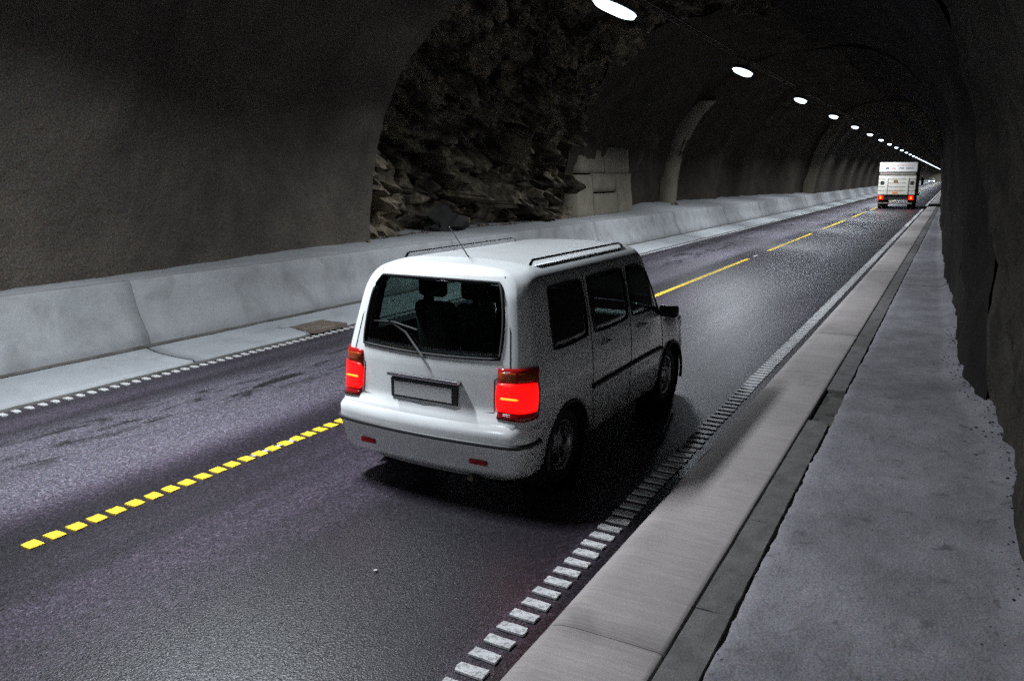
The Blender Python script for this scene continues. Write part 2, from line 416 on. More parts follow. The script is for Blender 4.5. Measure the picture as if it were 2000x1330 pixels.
# duct cover slabs
duct = empty('cable_duct', (0,0,0)); duct['kind'] = 'structure'
rnd = random.Random(17)
def slab_mesh(L, seed):
    r2 = random.Random(seed); mb = MB()
    xs = frange(-.958, -.775, .045); ys = frange(.002, L-.002, .12); v = []
    for y in ys:
        for i, x in enumerate(xs):
            xx = x
            if i == len(xs)-1: xx += -.012*abs(fr((y*4+seed*5, 1, 0)))
            v.append((xx, y, .005*fr((x*6, y*4, seed))))
    n = len(xs); f = [(j*n+i, j*n+i+1, (j+1)*n+i+1, (j+1)*n+i) for j in range(len(ys)-1) for i in range(n-1)]
    # skirts
    loop = [i for i in range(n)] + [j*n+n-1 for j in range(1, len(ys))] + [(len(ys)-1)*n+i for i in range(n-2, -1, -1)] + [j*n for j in range(len(ys)-2, 0, -1)]
    b0 = len(v); v += [(v[i][0], v[i][1], -.15) for i in loop]
    m_ = len(loop); f += [(loop[k], b0+k, b0+(k+1) % m_, loop[(k+1) % m_]) for k in range(m_)]
    me = bpy.data.meshes.new('cover_slab'); me.from_pydata(v, [], f); me.materials.append(M_DUCT); me.update(); return me
sm = [slab_mesh(1.22, s) for s in range(4)]
y = 7.35-1.22*9
k = 0
while y < 110:
    o = bpy.data.objects.new('cover_slab', sm[rnd.randrange(4)]); COL.objects.link(o); o.parent = duct
    dz = -.004*rnd.random()
    if k == 9:
        dz = -.03; o.data = sm[0].copy(); o.data.materials[0] = M_SLAB_DARK; o['label'] = 'dark sunken cover slab'
    o.location = (0, y, KZ-.006+dz); y += 1.22; k += 1
o = MB().box(-.958, -.775, 110, Y1, 0, KZ-.008).build('far_covers', M_DUCT, duct)
MB().box(-.966, -.70, Y0, Y1, -.1, .165).build('duct_floor', M_GRIME, duct)
# walkway
def walk_edge(y): return -.757 + .012*fr((0, y*2.2, 3)) + .008*fr((0, y*9, 5))
W_R = [(-40,.62),(0,.62),(6.1,.61),(8.3,.50),(8.6,.46),(9.5,.25),(13.1,.26),(13.6,.20),(22.2,.0),(24,-.08),(34,-.18),(50,-.45),(69,-.72),(71,-.72),(420,-.72)]
def walk_x(t, y):
    e = walk_edge(y)
    return e + t*(lerp_table(W_R, y)+.35-e)
def walk_z(x, y):
    d = x-walk_edge(y)
    z = KZ + .004 + .010*fr((x*1.6, y*1.0, 0)) + .006*fr((x*8, y*8, 2))
    if d < .05: z -= (.05-d)*.35
    w = lerp_table(W_R, y)
    if x > w-.15: z += (x-w+.15)*.35 + .02*abs(fr((x*5, y*5, 7)))
    return z
ts = [0,.01,.03,.06]+frange(.1, 1, .035)
wy = frange(Y0, -2, 1.)[:-1] + frange(-2, 9, .06) + frange(9.15, 24, .15) + frange(24.6, 70, .6) + frange(75, Y1, 6.)
def walk_with_skirt():
    v = []; n = len(ts)+1
    for y in wy:
        e = walk_edge(y); v.append((e+.002, y, .02))
        for t in ts:
            X = walk_x(t, y); v.append((X, y, walk_z(X, y)))
    f = [(j*n+i, j*n+i+1, (j+1)*n+i+1, (j+1)*n+i) for j in range(len(wy)-1) for i in range(n-1)]
    o = mesh_obj('walkway', v, f, M_WALK, None, True); o['kind'] = 'structure'; return o
walk = walk_with_skirt()
# narrow joint across the walkway
def joint_strip():
    mb = MB(); v = []; ys = 17.9
    xs = frange(-.745, .2, .08)
    for x in xs:
        yy = ys+.05*fr((x*3, 0, 0)); z = walk_z(x, yy)+.006
        v += [(x, yy-.02, z), (x, yy+.03, z)]
    mb.add(v, [(2*i, 2*i+2, 2*i+3, 2*i+1) for i in range(len(xs)-1)])
    o = mb.build('expansion_joint', M_GRIME, walk); return o
joint_strip()
# loose grit along the wall foot and on the walkway: countless
def grit(name, n, place, rmin, rmax, mat, seed):
    r2 = random.Random(seed); v = []; f = []
    for _ in range(n):
        x, y, z = place(r2); r = rmin*(rmax/rmin)**(r2.random()**2.2)
        b = len(v)
        q = [(1,0,0),(-1,0,0),(0,1,0),(0,-1,0),(0,0,.8),(0,0,-.6)]
        a = r2.random()*6.28
        for (dx, dy, dz) in q:
            k_ = r*r2.uniform(.6,1.3); ca, sa = cos(a), sin(a)
            v.append((x+(dx*ca-dy*sa)*k_, y+(dx*sa+dy*ca)*k_, z+dz*k_*.8+r*.25))
        for (i, j, k2) in ((0,2,4),(2,1,4),(1,3,4),(3,0,4),(2,0,5),(1,2,5),(3,1,5),(0,3,5)): f.append((b+i, b+j, b+k2))
    o = mesh_obj(name, v, f, mat); o['kind'] = 'stuff'; return o
def at_wall_foot(r2):
    y = r2.uniform(1.0, 13); x = lerp_table(W_R, y) - abs(r2.gauss(0, .10)) + .03
    return x, y, walk_z(x, y)
tag(grit('grit', 900, at_wall_foot, .003, .016, M_SHOT_DARK, 3), 'dark crumbs of rock lying along the foot of the near wall', 'grit')
def on_walk(r2):
    y = r2.uniform(.6, 14); x = walk_edge(y)+r2.random()**1.3*(lerp_table(W_R, y)-walk_edge(y))
    return x, y, walk_z(x, y)
tag(grit('loose_gravel', 700, on_walk, .002, .007, M_WALK, 4), 'fine loose gravel scattered over the grey walkway', 'gravel')

# ------------------------------------------------------------------ far side: apron, barrier, rock-dust shelf
apr = empty('concrete_apron', (0,0,0)); apr['kind'] = 'structure'
def apron_edge(y): return -8.50 + .035*fr((0, y*.5, 9)) + .012*fr((0, y*3, 4))
def apron_slab(y0, L, seed, grate=None):
    prof_t = [0, .02, .08, .2, .35, .5, .65, .8, .9, 1.0]
    ys = frange(.012, L-.012, .25 if y0 < 30 else 1.); v = []
    for y in ys:
        e = apron_edge(y0+y)
        for t in prof_t:
            x = e + t*(-9.44-e)
            # slanted joints: shear the slab ends a little
            shear = .16*sin((x+8.4)*2.4)
            z = .028 + .10*t + .004*fr((x*2, (y0+y)*1.2, 3)) if t > 0 else -.02
            v.append((x, y0+y+shear, z))
    n = len(prof_t); f = [(j*n+i, (j+1)*n+i, (j+1)*n+i+1, j*n+i+1) for j in range(len(ys)-1) for i in range(n-1)]
    if grate:
        gx0, gx1, gy0, gy1 = grate
        f = [q for q in f if not (gx0 < sum(v[i][0] for i in q)/4 < gx1 and gy0 < sum(v[i][1] for i in q)/4 < gy1)]
    b = len(v)
    for row in (0, len(ys)-1):
        v += [(v[row*n+i][0], v[row*n+i][1], -.05) for i in range(n)]
    f += [(b+i, b+i+1, i+1, i) for i in range(n-1)]
    r0 = (len(ys)-1)*n; f += [(r0+i, r0+i+1, b+n+i+1, b+n+i) for i in range(n-1)]
    return mesh_obj('apron_slab', v, f, M_APRON, apr, True)
JOINT = 6.72
y = JOINT-8*5
while y < 120:
    apron_slab(y, 8, int(y)); y += 8
apron_slab(y, Y1-y, 5)
MB().box(-9.5, -8.40, Y0, Y1, -.12, -.004).build('apron_bed', M_GRIME, apr)
# grime between barrier foot and apron
def grime(name, xf0, xf1, z, y0, y1, st, par):
    ys = frange(y0, y1, st); v = []
    for y in ys:
        v += [(xf0(y), y, z(xf0(y))), (xf1(y), y, z(xf1(y)))]
    return mesh_obj(name, v, [(2*i, 2*i+1, 2*i+3, 2*i+2) for i in range(len(ys)-1)], M_GRIME, par, True)
grime('silt_strip', lambda y: -9.34+.03*fr((0, y*1.1, 1)), lambda y: -9.46, lambda x: .028+.10*(x+8.5)/-.94+.010, Y0, 90, .25, apr)
# gully: iron grate in a recess cut beside the edge line
gr = empty('drain_grate', (-8.62, 9.15, .045), 0, 'square rusty iron drain grate let into the pale concrete gutter behind the blurred lights of the car', 'drain grate')
gr['label'] = 'square rusty iron drain grate set in the pale concrete gutter beside the far edge line'
fb = MB()
for a in ((-.27,.27,-.36,-.33),(-.27,.27,.33,.36),(-.27,-.24,-.33,.33),(.24,.27,-.33,.33)): fb.box(*a, -.02, .035)
fb.build('grate_frame', M_IRON, gr)
MB().box(-.24,.24,-.33,.33,-.03,.010).build('pit', M_INT, gr)
for k in range(9):
    yy = -.29+.0725*k
    MB().box(-.238,.238,yy-.022,yy+.022,.008,.034).build('grate_bar', M_IRON, gr)
MB().box(-.40,-.272,-.50,.50,-.02,.060,.015).add([], []).build('grate_surround', M_APRON, gr)

# barrier segments ---------------------------------------------------
ORD = ['first','second','third','fourth','fifth','sixth','seventh','eighth','ninth','tenth','eleventh','twelfth','thirteenth','fourteenth','fifteenth']
def barrier_mesh(L, seed):
    prof = [(-9.44,.05),(-9.445,.20),(-9.47,.28),(-9.55,.42),(-9.60,.50),(-9.635,.58),(-9.70,.80),(-9.745,.965),(-9.757,.985),(-9.775,.992),(-9.86,.992),(-9.90,.98),(-9.98,.05)]
    ys = frange(.004, L-.004, .4); v = []
    for y in ys:
        for i, (x, z) in enumerate(prof):
            w = .0035*fr((x*2, y*.9+seed*13, z*2)) + (.004*fr((z, y*5+seed*7, 1)) if 6 < i < 10 else 0)
            v.append((x+w, y, z+w*.6))
    n = len(prof); f = [(j*n+i, (j+1)*n+i, (j+1)*n+i+1, j*n+i+1) for j in range(len(ys)-1) for i in range(n-1)]
    m_ = len(f); f += [tuple(range(n)), tuple(range((len(ys)-1)*n, len(ys)*n))[::-1]]
    me = bpy.data.meshes.new('concrete_barrier'); me.from_pydata(v, [], f); me.materials.append(M_BARRIER); me.update()
    me.polygons.foreach_set('use_smooth', [True]*m_+[False]*2); return me
bms = [barrier_mesh(8, s) for s in range(4)]
y = JOINT-8*5; k = 0
while y < Y1-8:
    o = bpy.data.objects.new('concrete_barrier', bms[k % 4]); COL.objects.link(o); o.location = (0, y, 0)
    n_ = k-4
    if n_ < 0: lab = 'long concrete barrier block beyond the left edge of the photo'
    elif n_ == 0: lab = 'nearest pale barrier block, running off the left edge up to the first joint'
    elif n_ < 10: lab = f'{ORD[n_]} pale concrete barrier block of the far row, counted from the left edge'
    else: lab = 'long pale concrete barrier block far down the tunnel, indistinct in the receding row'
    tag(o, lab, 'concrete barrier', 'concrete barrier blocks along the far side'); y += 8; k += 1

# shelf of rock dust behind the barrier
W_L = [(-40,-10.35),(0,-10.2),(3.0,-10.15),(4.9,-10.25),(5.6,-10.5),(7.6,-10.55),(9.2,-10.75),(11.2,-11.15),(13.0,-11.15),(13.7,-11.10),
       (13.7,-11.95),(15,-12.1),(17,-12.25),(20,-12.0),(24.6,-11.9),(24.6,-11.75),(31.6,-11.75),(31.6,-12.5),(37.0,-12.45),(37.0,-11.95),(37.9,-12.0),
       (37.9,-12.25),(41,-12.25),(43.5,-12.0),(44.6,-11.8),(46,-12.1),(49.3,-12.0),(50,-11.65),(51.5,-11.9),(56,-11.75),(57.3,-11.4),(59,-11.6),(63,-11.2),(64,-10.95),(66,-11.1),(69.5,-10.9),(69.5,-10.15),(420,-10.15)]
H_T = [(-40,6.4),(0,6.35),(13.7,6.35),(13.7,7.3),(20,7.5),(24.6,7.3),(31.6,7.2),(31.6,7.7),(37,7.8),(37,7.7),(37.9,7.7),(37.9,7.9),(43.5,8.),(57,8.0),(63,8.1),(69.5,8.2),(69.5,7.45),(420,7.45)]
N_T = [(-40,2.6),(13.7,2.6),(13.7,2.9),(31.6,2.9),(37,2.5),(69.5,2.4),(69.5,2.15),(420,2.15)]
def shelf_z(x, y):
    t = (-9.85-x)/2.2
    z = .975 + max(0, t)*.05 + .05*max(0,t)*fr((x*.8, y*.5, 8)) + .008*fr((x*5, y*5, 2))
    z += .16*max(0, t)*max(0, min(1, (y-24)/14))
    return z
sh_t = frange(0, 1, .07); sy = frange(Y0, 0, 1.)[:-1] + frange(0, 30, .15) + frange(30.5, 80, .5) + frange(86, Y1, 6.)
grid('rubble_shelf', sh_t, sy, shelf_z, M_FILL, None, lambda t, y: -9.845 - t*(-9.845-(lerp_table(W_L, y)-1.2 + .0)) )

# ------------------------------------------------------------------ tunnel walls and vault
XC, = (-5.15,)
def section_rows(y0, y1, step, tabs_breaks):
    ys = []
    y = y0
    cuts = sorted(b for b in tabs_breaks if y0 < b < y1)
    for a, b in zip([y0]+cuts, cuts+[y1]):
        seg = frange(a, b, step)
        eps = 1e-4
        seg[0] += eps; seg[-1] -= eps
        ys += seg
    return ys
def breaks(tab): return {a for (a, _), (b, _2) in zip(tab, tab[1:]) if a == b}
BR = breaks(W_L) | breaks(H_T)
def vault(name, side, y0, y1, dy, ds, amp, mat, rough=0., tab=None, brk=(), bottom=0.0, seedz=0., htab=None):
    """half of the tunnel section from foot to crown, side -1 = far (left) wall, +1 = near (right) wall"""
    ys = section_rows(y0, y1, dy, brk); nseg = max(20, round(9.5/ds)); v = []
    for y in ys:
        H = lerp_table(htab or H_T, y); n = lerp_table(N_T, y); Wd = abs(lerp_table(tab, y)-XC)
        for i in range(nseg+1):
            t = i/nseg*pi/2
            c, s_ = cos(t), sin(t)
            x = Wd*c**(2/n); z = H*s_**(2/n)
            nx, nz = c*.8+.2*(c > .3), s_
            ln = hypot(nx, nz) or 1; nx /= ln; nz /= ln
            P = Vector((x*side, y, z))
            d = amp*fr(P*.45+Vector((0,0,seedz)), .8) + amp*.35*fr(P*1.6, .8)
            if rough:
                # fractured rock: blocky ledges from cell noise
                q = P*Vector((1,1,1)); q = Vector((P.x*.9, P.y*.75+P.z*.25, P.z*1.0-P.y*.3))
                ds_, pts = noise.voronoi(q*.95+Vector((seedz,0,0)))
                ds2, _p = noise.voronoi(q*2.6+Vector((seedz,3,0)))
                ds3, _p3 = noise.voronoi(q*6.5+Vector((seedz,7,0)))
                c1 = noise.cell(pts[0]*7.3); c2 = noise.cell(_p[0]*9.1); c3 = noise.cell(_p3[0]*5.7)
                fade = max(.4, min(1, 1.25 - z/9))
                def tilt(pt, k_, sc, off):
                    ct = (pt-off)/sc
                    h1 = noise.cell(pt*4.1+Vector((9,0,0)))-.5; h2 = noise.cell(pt*5.3+Vector((0,9,0)))-.5
                    return (q.y-ct.y)*h1*k_ + (q.z-ct.z)*h2*k_
                d += rough*fade*(.50*c1 + tilt(pts[0], .8, .95, Vector((seedz,0,0))) + .26*c2 + tilt(_p[0], .9, 2.6, Vector((seedz,3,0))) + .10*c3 + tilt(_p3[0], .9, 6.5, Vector((seedz,7,0)))*.6) + .05*rough*fr(P*2.3, .5)
            d *= min(1, max(.0, z*2+.4)) if not rough else 1
            v.append((XC+side*x-side*nx*d, y+ (.10*rough*fr(P*1.9+Vector((5,0,0))) if rough and y0+.3 < y < y1-.3 else 0), z-nz*d))
    n1 = nseg+1
    f = []
    for j in range(len(ys)-1):
        for i in range(nseg):
            q = (j*n1+i, j*n1+i+1, (j+1)*n1+i+1, (j+1)*n1+i)
            f.append(q if side < 0 else q[::-1])
    o = mesh_obj(name, v, f, mat, None, not rough); o['kind'] = 'structure'
    return o
W_N = [q for q in W_L if q[0] < 13.2] + [(13.2,-11.12),(13.55,-11.2),(13.8,-11.45),(13.95,-11.8),(14.1,-12.9)]
H_N = [(-40,6.4),(0,6.35),(13.2,6.35),(13.55,6.42),(13.8,6.7),(13.95,7.1),(14.1,8.4)]
vault('far_tunnel_wall', -1, Y0, 13.0, .14, .12, .08, M_SHOT, tab=W_N, htab=H_N, seedz=3)
vault('far_tunnel_wall', -1, 13.0, 14.1, .05, .10, .08, M_SHOT, tab=W_N, htab=H_N, seedz=3)
vault('rock_face', -1, 13.7, 24.7, .07, .07, .10, M_ROCK, 1.0, tab=W_L, seedz=1)
vault('far_tunnel_wall', -1, 24.6, 69.5, .25, .18, .22, M_SHOT_FAR, tab=W_L, brk=BR, seedz=6)
vault('far_tunnel_wall', -1, 69.5, Y1, 2.5, .4, .03, M_SHOT_FAR, tab=W_L, seedz=8)
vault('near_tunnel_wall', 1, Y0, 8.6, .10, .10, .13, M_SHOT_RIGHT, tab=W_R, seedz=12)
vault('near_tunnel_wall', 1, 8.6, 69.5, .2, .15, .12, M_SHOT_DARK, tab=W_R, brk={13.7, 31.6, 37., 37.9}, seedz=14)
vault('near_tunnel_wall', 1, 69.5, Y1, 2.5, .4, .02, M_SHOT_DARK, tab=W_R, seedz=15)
# end walls between sections (13.7 m step in the far side) and the bright rim of the lined section
def annulus(name, side, y, A, B, mat, n=60, rough=.05):
    """ring face between profile A=(W,H,n) and B, facing the viewer"""
    v = []
    for i in range(n+1):
        t = i/n*pi/2; c, s_ = cos(t), sin(t)
        for (w, h, q) in (A, B): v.append((XC+side*w*c**(2/q), y+rough*.3*noise.noise(Vector((i*.3, w, y))), h*s_**(2/q)))
    f = [(2*i, 2*i+1, 2*i+3, 2*i+2) for i in range(n)]
    o = mesh_obj(name, v, f, mat, None, False); o['kind'] = 'structure'; return o
annulus('step_in_the_wall', -1, 24.66, (6.57,7.3,2.9), (7.9,8.3,2.9), M_SHOT)
annulus('lined_section_rim', -1, 69.48, (4.98,7.43,2.15), (5.9,8.3,2.4), M_PANEL)
annulus('lined_section_rim', 1, 69.48, (4.40,7.43,2.15), (5.4,8.3,2.4), M_PANEL)
# closing walls beyond both ends
MB().box(-14, 4, Y1-.5, Y1, -.5, 9).build('tunnel_end', M_PANEL)['kind'] = 'structure'
MB().box(-14, 4, Y0-.5, Y0, -.5, 9).build('tunnel_end', M_SHOT_DARK)['kind'] = 'structure'

# concrete wall panels in the niche after the rock ------------------
pn = empty('concrete_wall', (-11.2, 24.8, 1.0), 0, 'weathered pale concrete wall with a dark slot, standing beside the bare rock', 'concrete wall')
def panel(y0, y1, z0, z1, x=0., dx=.22, seed=0):
    r2 = random.Random(seed); ny, nz = max(2, round((y1-y0)/.2)), max(2, round((z1-z0)/.2)); v = []
    for j in range(nz+1):
        for i in range(ny+1):
            Y = y0+(y1-y0)*i/ny; Z = z0+(z1-z0)*j/nz
            e = .03 if (i in (0, ny) or j in (0, nz)) else 0
            v.append((x-e-.09*max(0, Z)+.02*fr((Y*1.5+seed, Z*1.5, 0)), Y, Z))
    n = ny+1; f = [(j*n+i, j*n+i+1, (j+1)*n+i+1, (j+1)*n+i) for j in range(nz) for i in range(ny)]
    loop = list(range(n)) + [j*n+n-1 for j in range(1, nz+1)] + [nz*n+i for i in range(n-2, -1, -1)] + [j*n for j in range(nz-1, 0, -1)]
    b = len(v); v += [(v[i][0]-dx, v[i][1], v[i][2]) for i in loop]; m_ = len(loop)
    f += [(loop[(k+1) % m_], loop[k], b+k, b+(k+1) % m_) for k in range(m_)]
    mesh_obj('panel', v, f, M_PANEL, pn, True)
panel(0, 1.5, -.1, 1.45, .0, .7, 1); panel(1.51, 3.7, -.1, .78, .05, .7, 2); panel(3.71, 5.3, -.1, 1.5, .02, .7, 3)
panel(1.51, 3.7, .84, 1.5, .0, .7, 4); panel(.5, 2.8, 1.51, 2.5, -.03, .7, 5); panel(2.81, 5.2, 1.51, 2.5, -.0, .7, 6)
# pale pilaster
pil = []
def pilaster():
    v = []; zs = frange(.9, 5.8, .2)
    for z in zs:
        c = (1-(z/7.0)**2.5)**(1/2.5) if z < 7 else 0
        x = XC - 6.75*c
        w = .02*fr((z, 0, 4)); x -= .42*max(0, (z-1)/4.8)**1.3
        v += [(x-.35, 37.9, z), (x+.06+w, 37.7, z), (x+.10+w, 37.35, z), (x+.04+w, 36.95, z), (x-.30, 36.9, z), (x-.55, 36.93, z)]
    n = 6; f = [(j*n+i, (j+1)*n+i, (j+1)*n+i+1, j*n+i+1) for j in range(len(zs)-1) for i in range(n-1)]
    o = mesh_obj('pilaster', v, f, M_PANEL, None, True)
    return tag(o, 'pale upright concrete pilaster leaning with the curve of the far wall', 'pilaster')
pilaster()

# boulder and stones on the shelf ------------------------------------
def stone(name, c, r, seed, mat, parent=None, sub=3):
    bm = bmesh.new(); bmesh.ops.create_icosphere(bm, subdivisions=sub, radius=1)
    for p_ in bm.verts:
        q = p_.co.copy(); d, pt = noise.voronoi(q*1.1+Vector((seed*3.1, seed, 0)))
        k_ = 1 + .35*noise.cell(pt[0]*5) - .3*d[0] + .12*fr(q*2+Vector((seed,0,0)))
        p_.co = Vector((q.x*r[0]*k_, q.y*r[1]*k_, max(-.35, q.z)*r[2]*k_))
    me = bpy.data.meshes.new(name); bm.to_mesh(me); bm.free(); me.materials.append(mat)
    o = bpy.data.objects.new(name, me); COL.objects.link(o); o.location = c; o.rotation_euler = (0,0,seed*1.3); return o
bx, by = -11.35, 16.9
tag(stone('boulder', (bx, by, shelf_z(bx, by)+.14), (.36,.62,.46), 2, M_BOULDER), 'large dark boulder lying on the pale shelf at the foot of the bare rock', 'boulder')
labs = ['small pale stone on the shelf just left of the dark boulder', 'small stone on the shelf right of the dark boulder', 'flat chip of rock on the shelf below the pale concrete wall',
        'lone chip of rock on the shelf near the end of the smooth wall', 'small stone on the shelf below the pale pilaster']
for k, (x, y, r) in enumerate(((-11.3,15.9,.08),(-11.5,18.9,.11),(-11.3,23.6,.13),(-10.9,13.2,.05),(-11.3,36.,.16))):
    tag(stone('stone', (x, y, shelf_z(x, y)+r*.2), (r*1.3, r, r*.7), 5+k, M_ROCK, None, 2), labs[k], 'stone')
def at_rock_foot(r2):
    y = r2.uniform(14, 24.5); x = lerp_table(W_L, y)+.9-abs(r2.gauss(0,.18))-.15
    return x, y, shelf_z(x, y)
tag(grit('rock_rubble', 500, at_rock_foot, .01, .07, M_ROCK, 9), 'small broken rubble fallen along the foot of the bare rock', 'rubble')

# ------------------------------------------------------------------ lamps and cable ladder
LX, LZ = -5.74, 5.40
def make_lamp():
    root = empty('tunnel_lamp', (0,0,0))
    L = .95
    outline = []
    for i in range(24):
        a = 2*pi*i/24; outline.append((.17*sin(a), L*(1 if cos(a) > 0 else -1)*abs(cos(a))**.8))
    # housing: shallow tray above the bowl
    v = [(x*1.12, y*1.03, .0) for x, y in outline] + [(x*1.12, y*1.03, .05) for x, y in outline] + [(x*.8, y*.9, .11) for x, y in outline]
    n = 24; f = [(i, (i+1) % n, n+(i+1) % n, n+i) for i in range(n)] + [(n+i, n+(i+1) % n, 2*n+(i+1) % n, 2*n+i) for i in range(n)] + [tuple(range(2*n, 3*n)), tuple(range(n))[::-1]]
    mesh_obj('housing', v, f, M_HOUSE, root, False)
    # glowing bowl
    v = [(x, y, -.003) for x, y in outline] + [(x*.85, y*.93, -.055) for x, y in outline] + [(x*.5, y*.7, -.085) for x, y in outline]
    f = [(i, n+i, n+(i+1) % n, (i+1) % n) for i in range(n)] + [(n+i, 2*n+i, 2*n+(i+1) % n, n+(i+1) % n) for i in range(n)] + [tuple(range(2*n, 3*n))[::-1]]
    mesh_obj('diffuser', v, f, M_LAMP, root, True)
    ld = bpy.data.lights.new('lamp_light', 'AREA'); ld.shape = 'RECTANGLE'; ld.size = .26; ld.size_y = 1.7
    ld.energy = LAMP_W; ld.color = (.87,.93,1.); ld.spread = radians(LAMP_SPREAD)
    lo = bpy.data.objects.new('lamp_light', ld); COL.objects.link(lo); lo.parent = root; lo.location = (0,0,-.092)
    for yy in (-.6, .6): MB().tube([(0, yy, .10), (0, yy, .36)], .012, 6).build('bracket', M_STEEL, root)
    return root
lamp0 = make_lamp()
k0 = 14.2-10*4
lamps = []
for k in range(45):
    o = lamp0 if k == 0 else copy_tree(lamp0)
    o.location = (LX, k0+10*k, LZ); n_ = k-4
    if n_ < 0: lab = 'tunnel lamp overhead or behind the viewer, outside the photo'
    elif n_ == 0: lab = 'largest and nearest glowing lamp, cut by the top edge of the photo'
    elif n_ < 12: lab = f'{ORD[n_]} glowing lamp of the ceiling row, counted from the one at the top edge'
    else: lab = 'tiny far lamp merged with its neighbours into the bright line of the row'
    tag(o, lab, 'tunnel lamp', 'row of ceiling lamps')
ladder = empty('cable_ladder', (LX, 0, LZ+.36), 0, 'thin cable ladder running along the vault above the row of lamps', 'cable ladder')
for sx in (-.09, .09): MB().box(sx-.008, sx+.008, Y0, Y1-1, 0, .035).build('side_rail', M_STEEL, ladder)
rung = bpy.data.meshes.new('rung'); rb = MB().box(-.082, .082, -.009, .009, .008, .022); rung.from_pydata(rb.v, [], rb.f); rung.materials.append(M_STEEL)
for k in range(170):
    o = bpy.data.objects.new('rung', rung); COL.objects.link(o); o.parent = ladder; o.location = (0, 8+.3*k, 0)
MB().tube([(-.05, y_, .045+.01*sin(y_)) for y_ in frange(Y0, 200, 2.)], .022, 6).build('cable', M_RUBBER, ladder)
MB().tube([(.04, y_, .04+.008*cos(y_*.7)) for y_ in frange(Y0, 200, 2.)], .016, 6).build('cable', M_RUBBER, ladder)
hm = bpy.data.meshes.new('hanger'); hb = MB().tube([(0,0,.02),(0,0,2.2)], .008, 5); hm.from_pydata([tuple(p) for p in hb.v], [], hb.f); hm.materials.append(M_STEEL)
for k in range(26):
    o = bpy.data.objects.new('hanger', hm); COL.objects.link(o); o.parent = ladder; o.location = (-.09 if k % 2 else .09, 2+3*k, .03)
    if 2+3*k < 13.5: o.scale = (1,1,.25)

# ------------------------------------------------------------------ the car
RING = [(.70,.20),(.80,.27),(.835,.42),(.85,.62),(.852,.84),(.835,1.07),(.795,1.32),(.745,1.56),(.69,1.68),(.56,1.745),(.30,1.768),(0,1.775)]
BONNET = [(.70,.20),(.80,.27),(.835,.42),(.84,.60),(.83,.78),(.81,.90),(.78,.95),(.73,.985),(.66,1.0),(.52,1.02),(.28,1.035),(0,1.04)]
def cr(p0, p1, p2, p3, t):
    return .5*((2*p1)+(-p0+p2)*t+(2*p0-5*p1+4*p2-p3)*t*t+(-p0+3*p1-3*p2+p3)*t**3)
def ring_pt(R, v):
    v = max(0, min(len(R)-1-1e-6, v)); i = int(v); t = v-i
    gp = lambda k: R[k] if 0 <= k < len(R) else ((-R[2*(len(R)-1)-k][0], R[2*(len(R)-1)-k][1]) if k >= len(R) else (2*R[0][0]-R[1][0], 2*R[0][1]-R[1][1]))
    a, b, c, d = gp(i-1), gp(i), gp(i+1), gp(i+2)
    return cr(a[0], b[0], c[0], d[0], t), cr(a[1], b[1], c[1], d[1], t)
def sstep(a, b, x):
    t = max(0, min(1, (x-a)/(b-a))); return t*t*(3-2*t)
CL = 4.05
def car_lean(z):
    return lerp_table([(.2,.10),(.3,.0),(.5,-.05),(.66,-.04),(.74,.02),(1.05,.045),(1.55,.17),(1.70,.25),(1.775,.36)], z)
def car_front(z):
    return lerp_table([(.2,-.12),(.35,-.02),(.55,0),(.75,-.05),(.9,-.16),(1.04,-.32),(1.8,-.6)], z)
def Sf(y, v, side=1):
    """body side and roof surface; y 0..CL from tail to nose"""
    k_ = sstep(2.55, 3.25, y)
    a = ring_pt(RING, v); b = ring_pt(BONNET, v)
    x = a[0]*(1-k_)+b[0]*k_; z = a[1]*(1-k_)+b[1]*k_
    z -= .10*sstep(3.3, 4.05, y)*sstep(.6, 1.0, z)
    w = 1 - .10*(1-min(1, y/.16))**2.2 - .16*(max(0, y-3.45)/.6)**2.4
    top = 1 - .0*y
    x *= w
    z -= .02*(1-min(1, y/.25))*sstep(1.4, 1.75, z)
    yy = y + car_lean(z)*(1-sstep(0, .9, y)) + car_front(z)*sstep(3.2, 4.05, y)
    return Vector((side*x, yy, z))
def Rf(a, v):
    """tail panel: a -1..1 across"""
    p_ = Sf(0, v, 1)
    return Vector((p_.x*a, p_.y - .055*(1-a*a)*(1 if p_.z < 1.7 else .5), p_.z))
def normal_of(fn, a, b, flip=1):
    e = .01; p_ = fn(a, b); n_ = (fn(a+e, b)-p_).cross(fn(a, b+e)-p_)
    return (n_.normalized() if n_.length > 1e-9 else Vector((0,0,1)))*flip
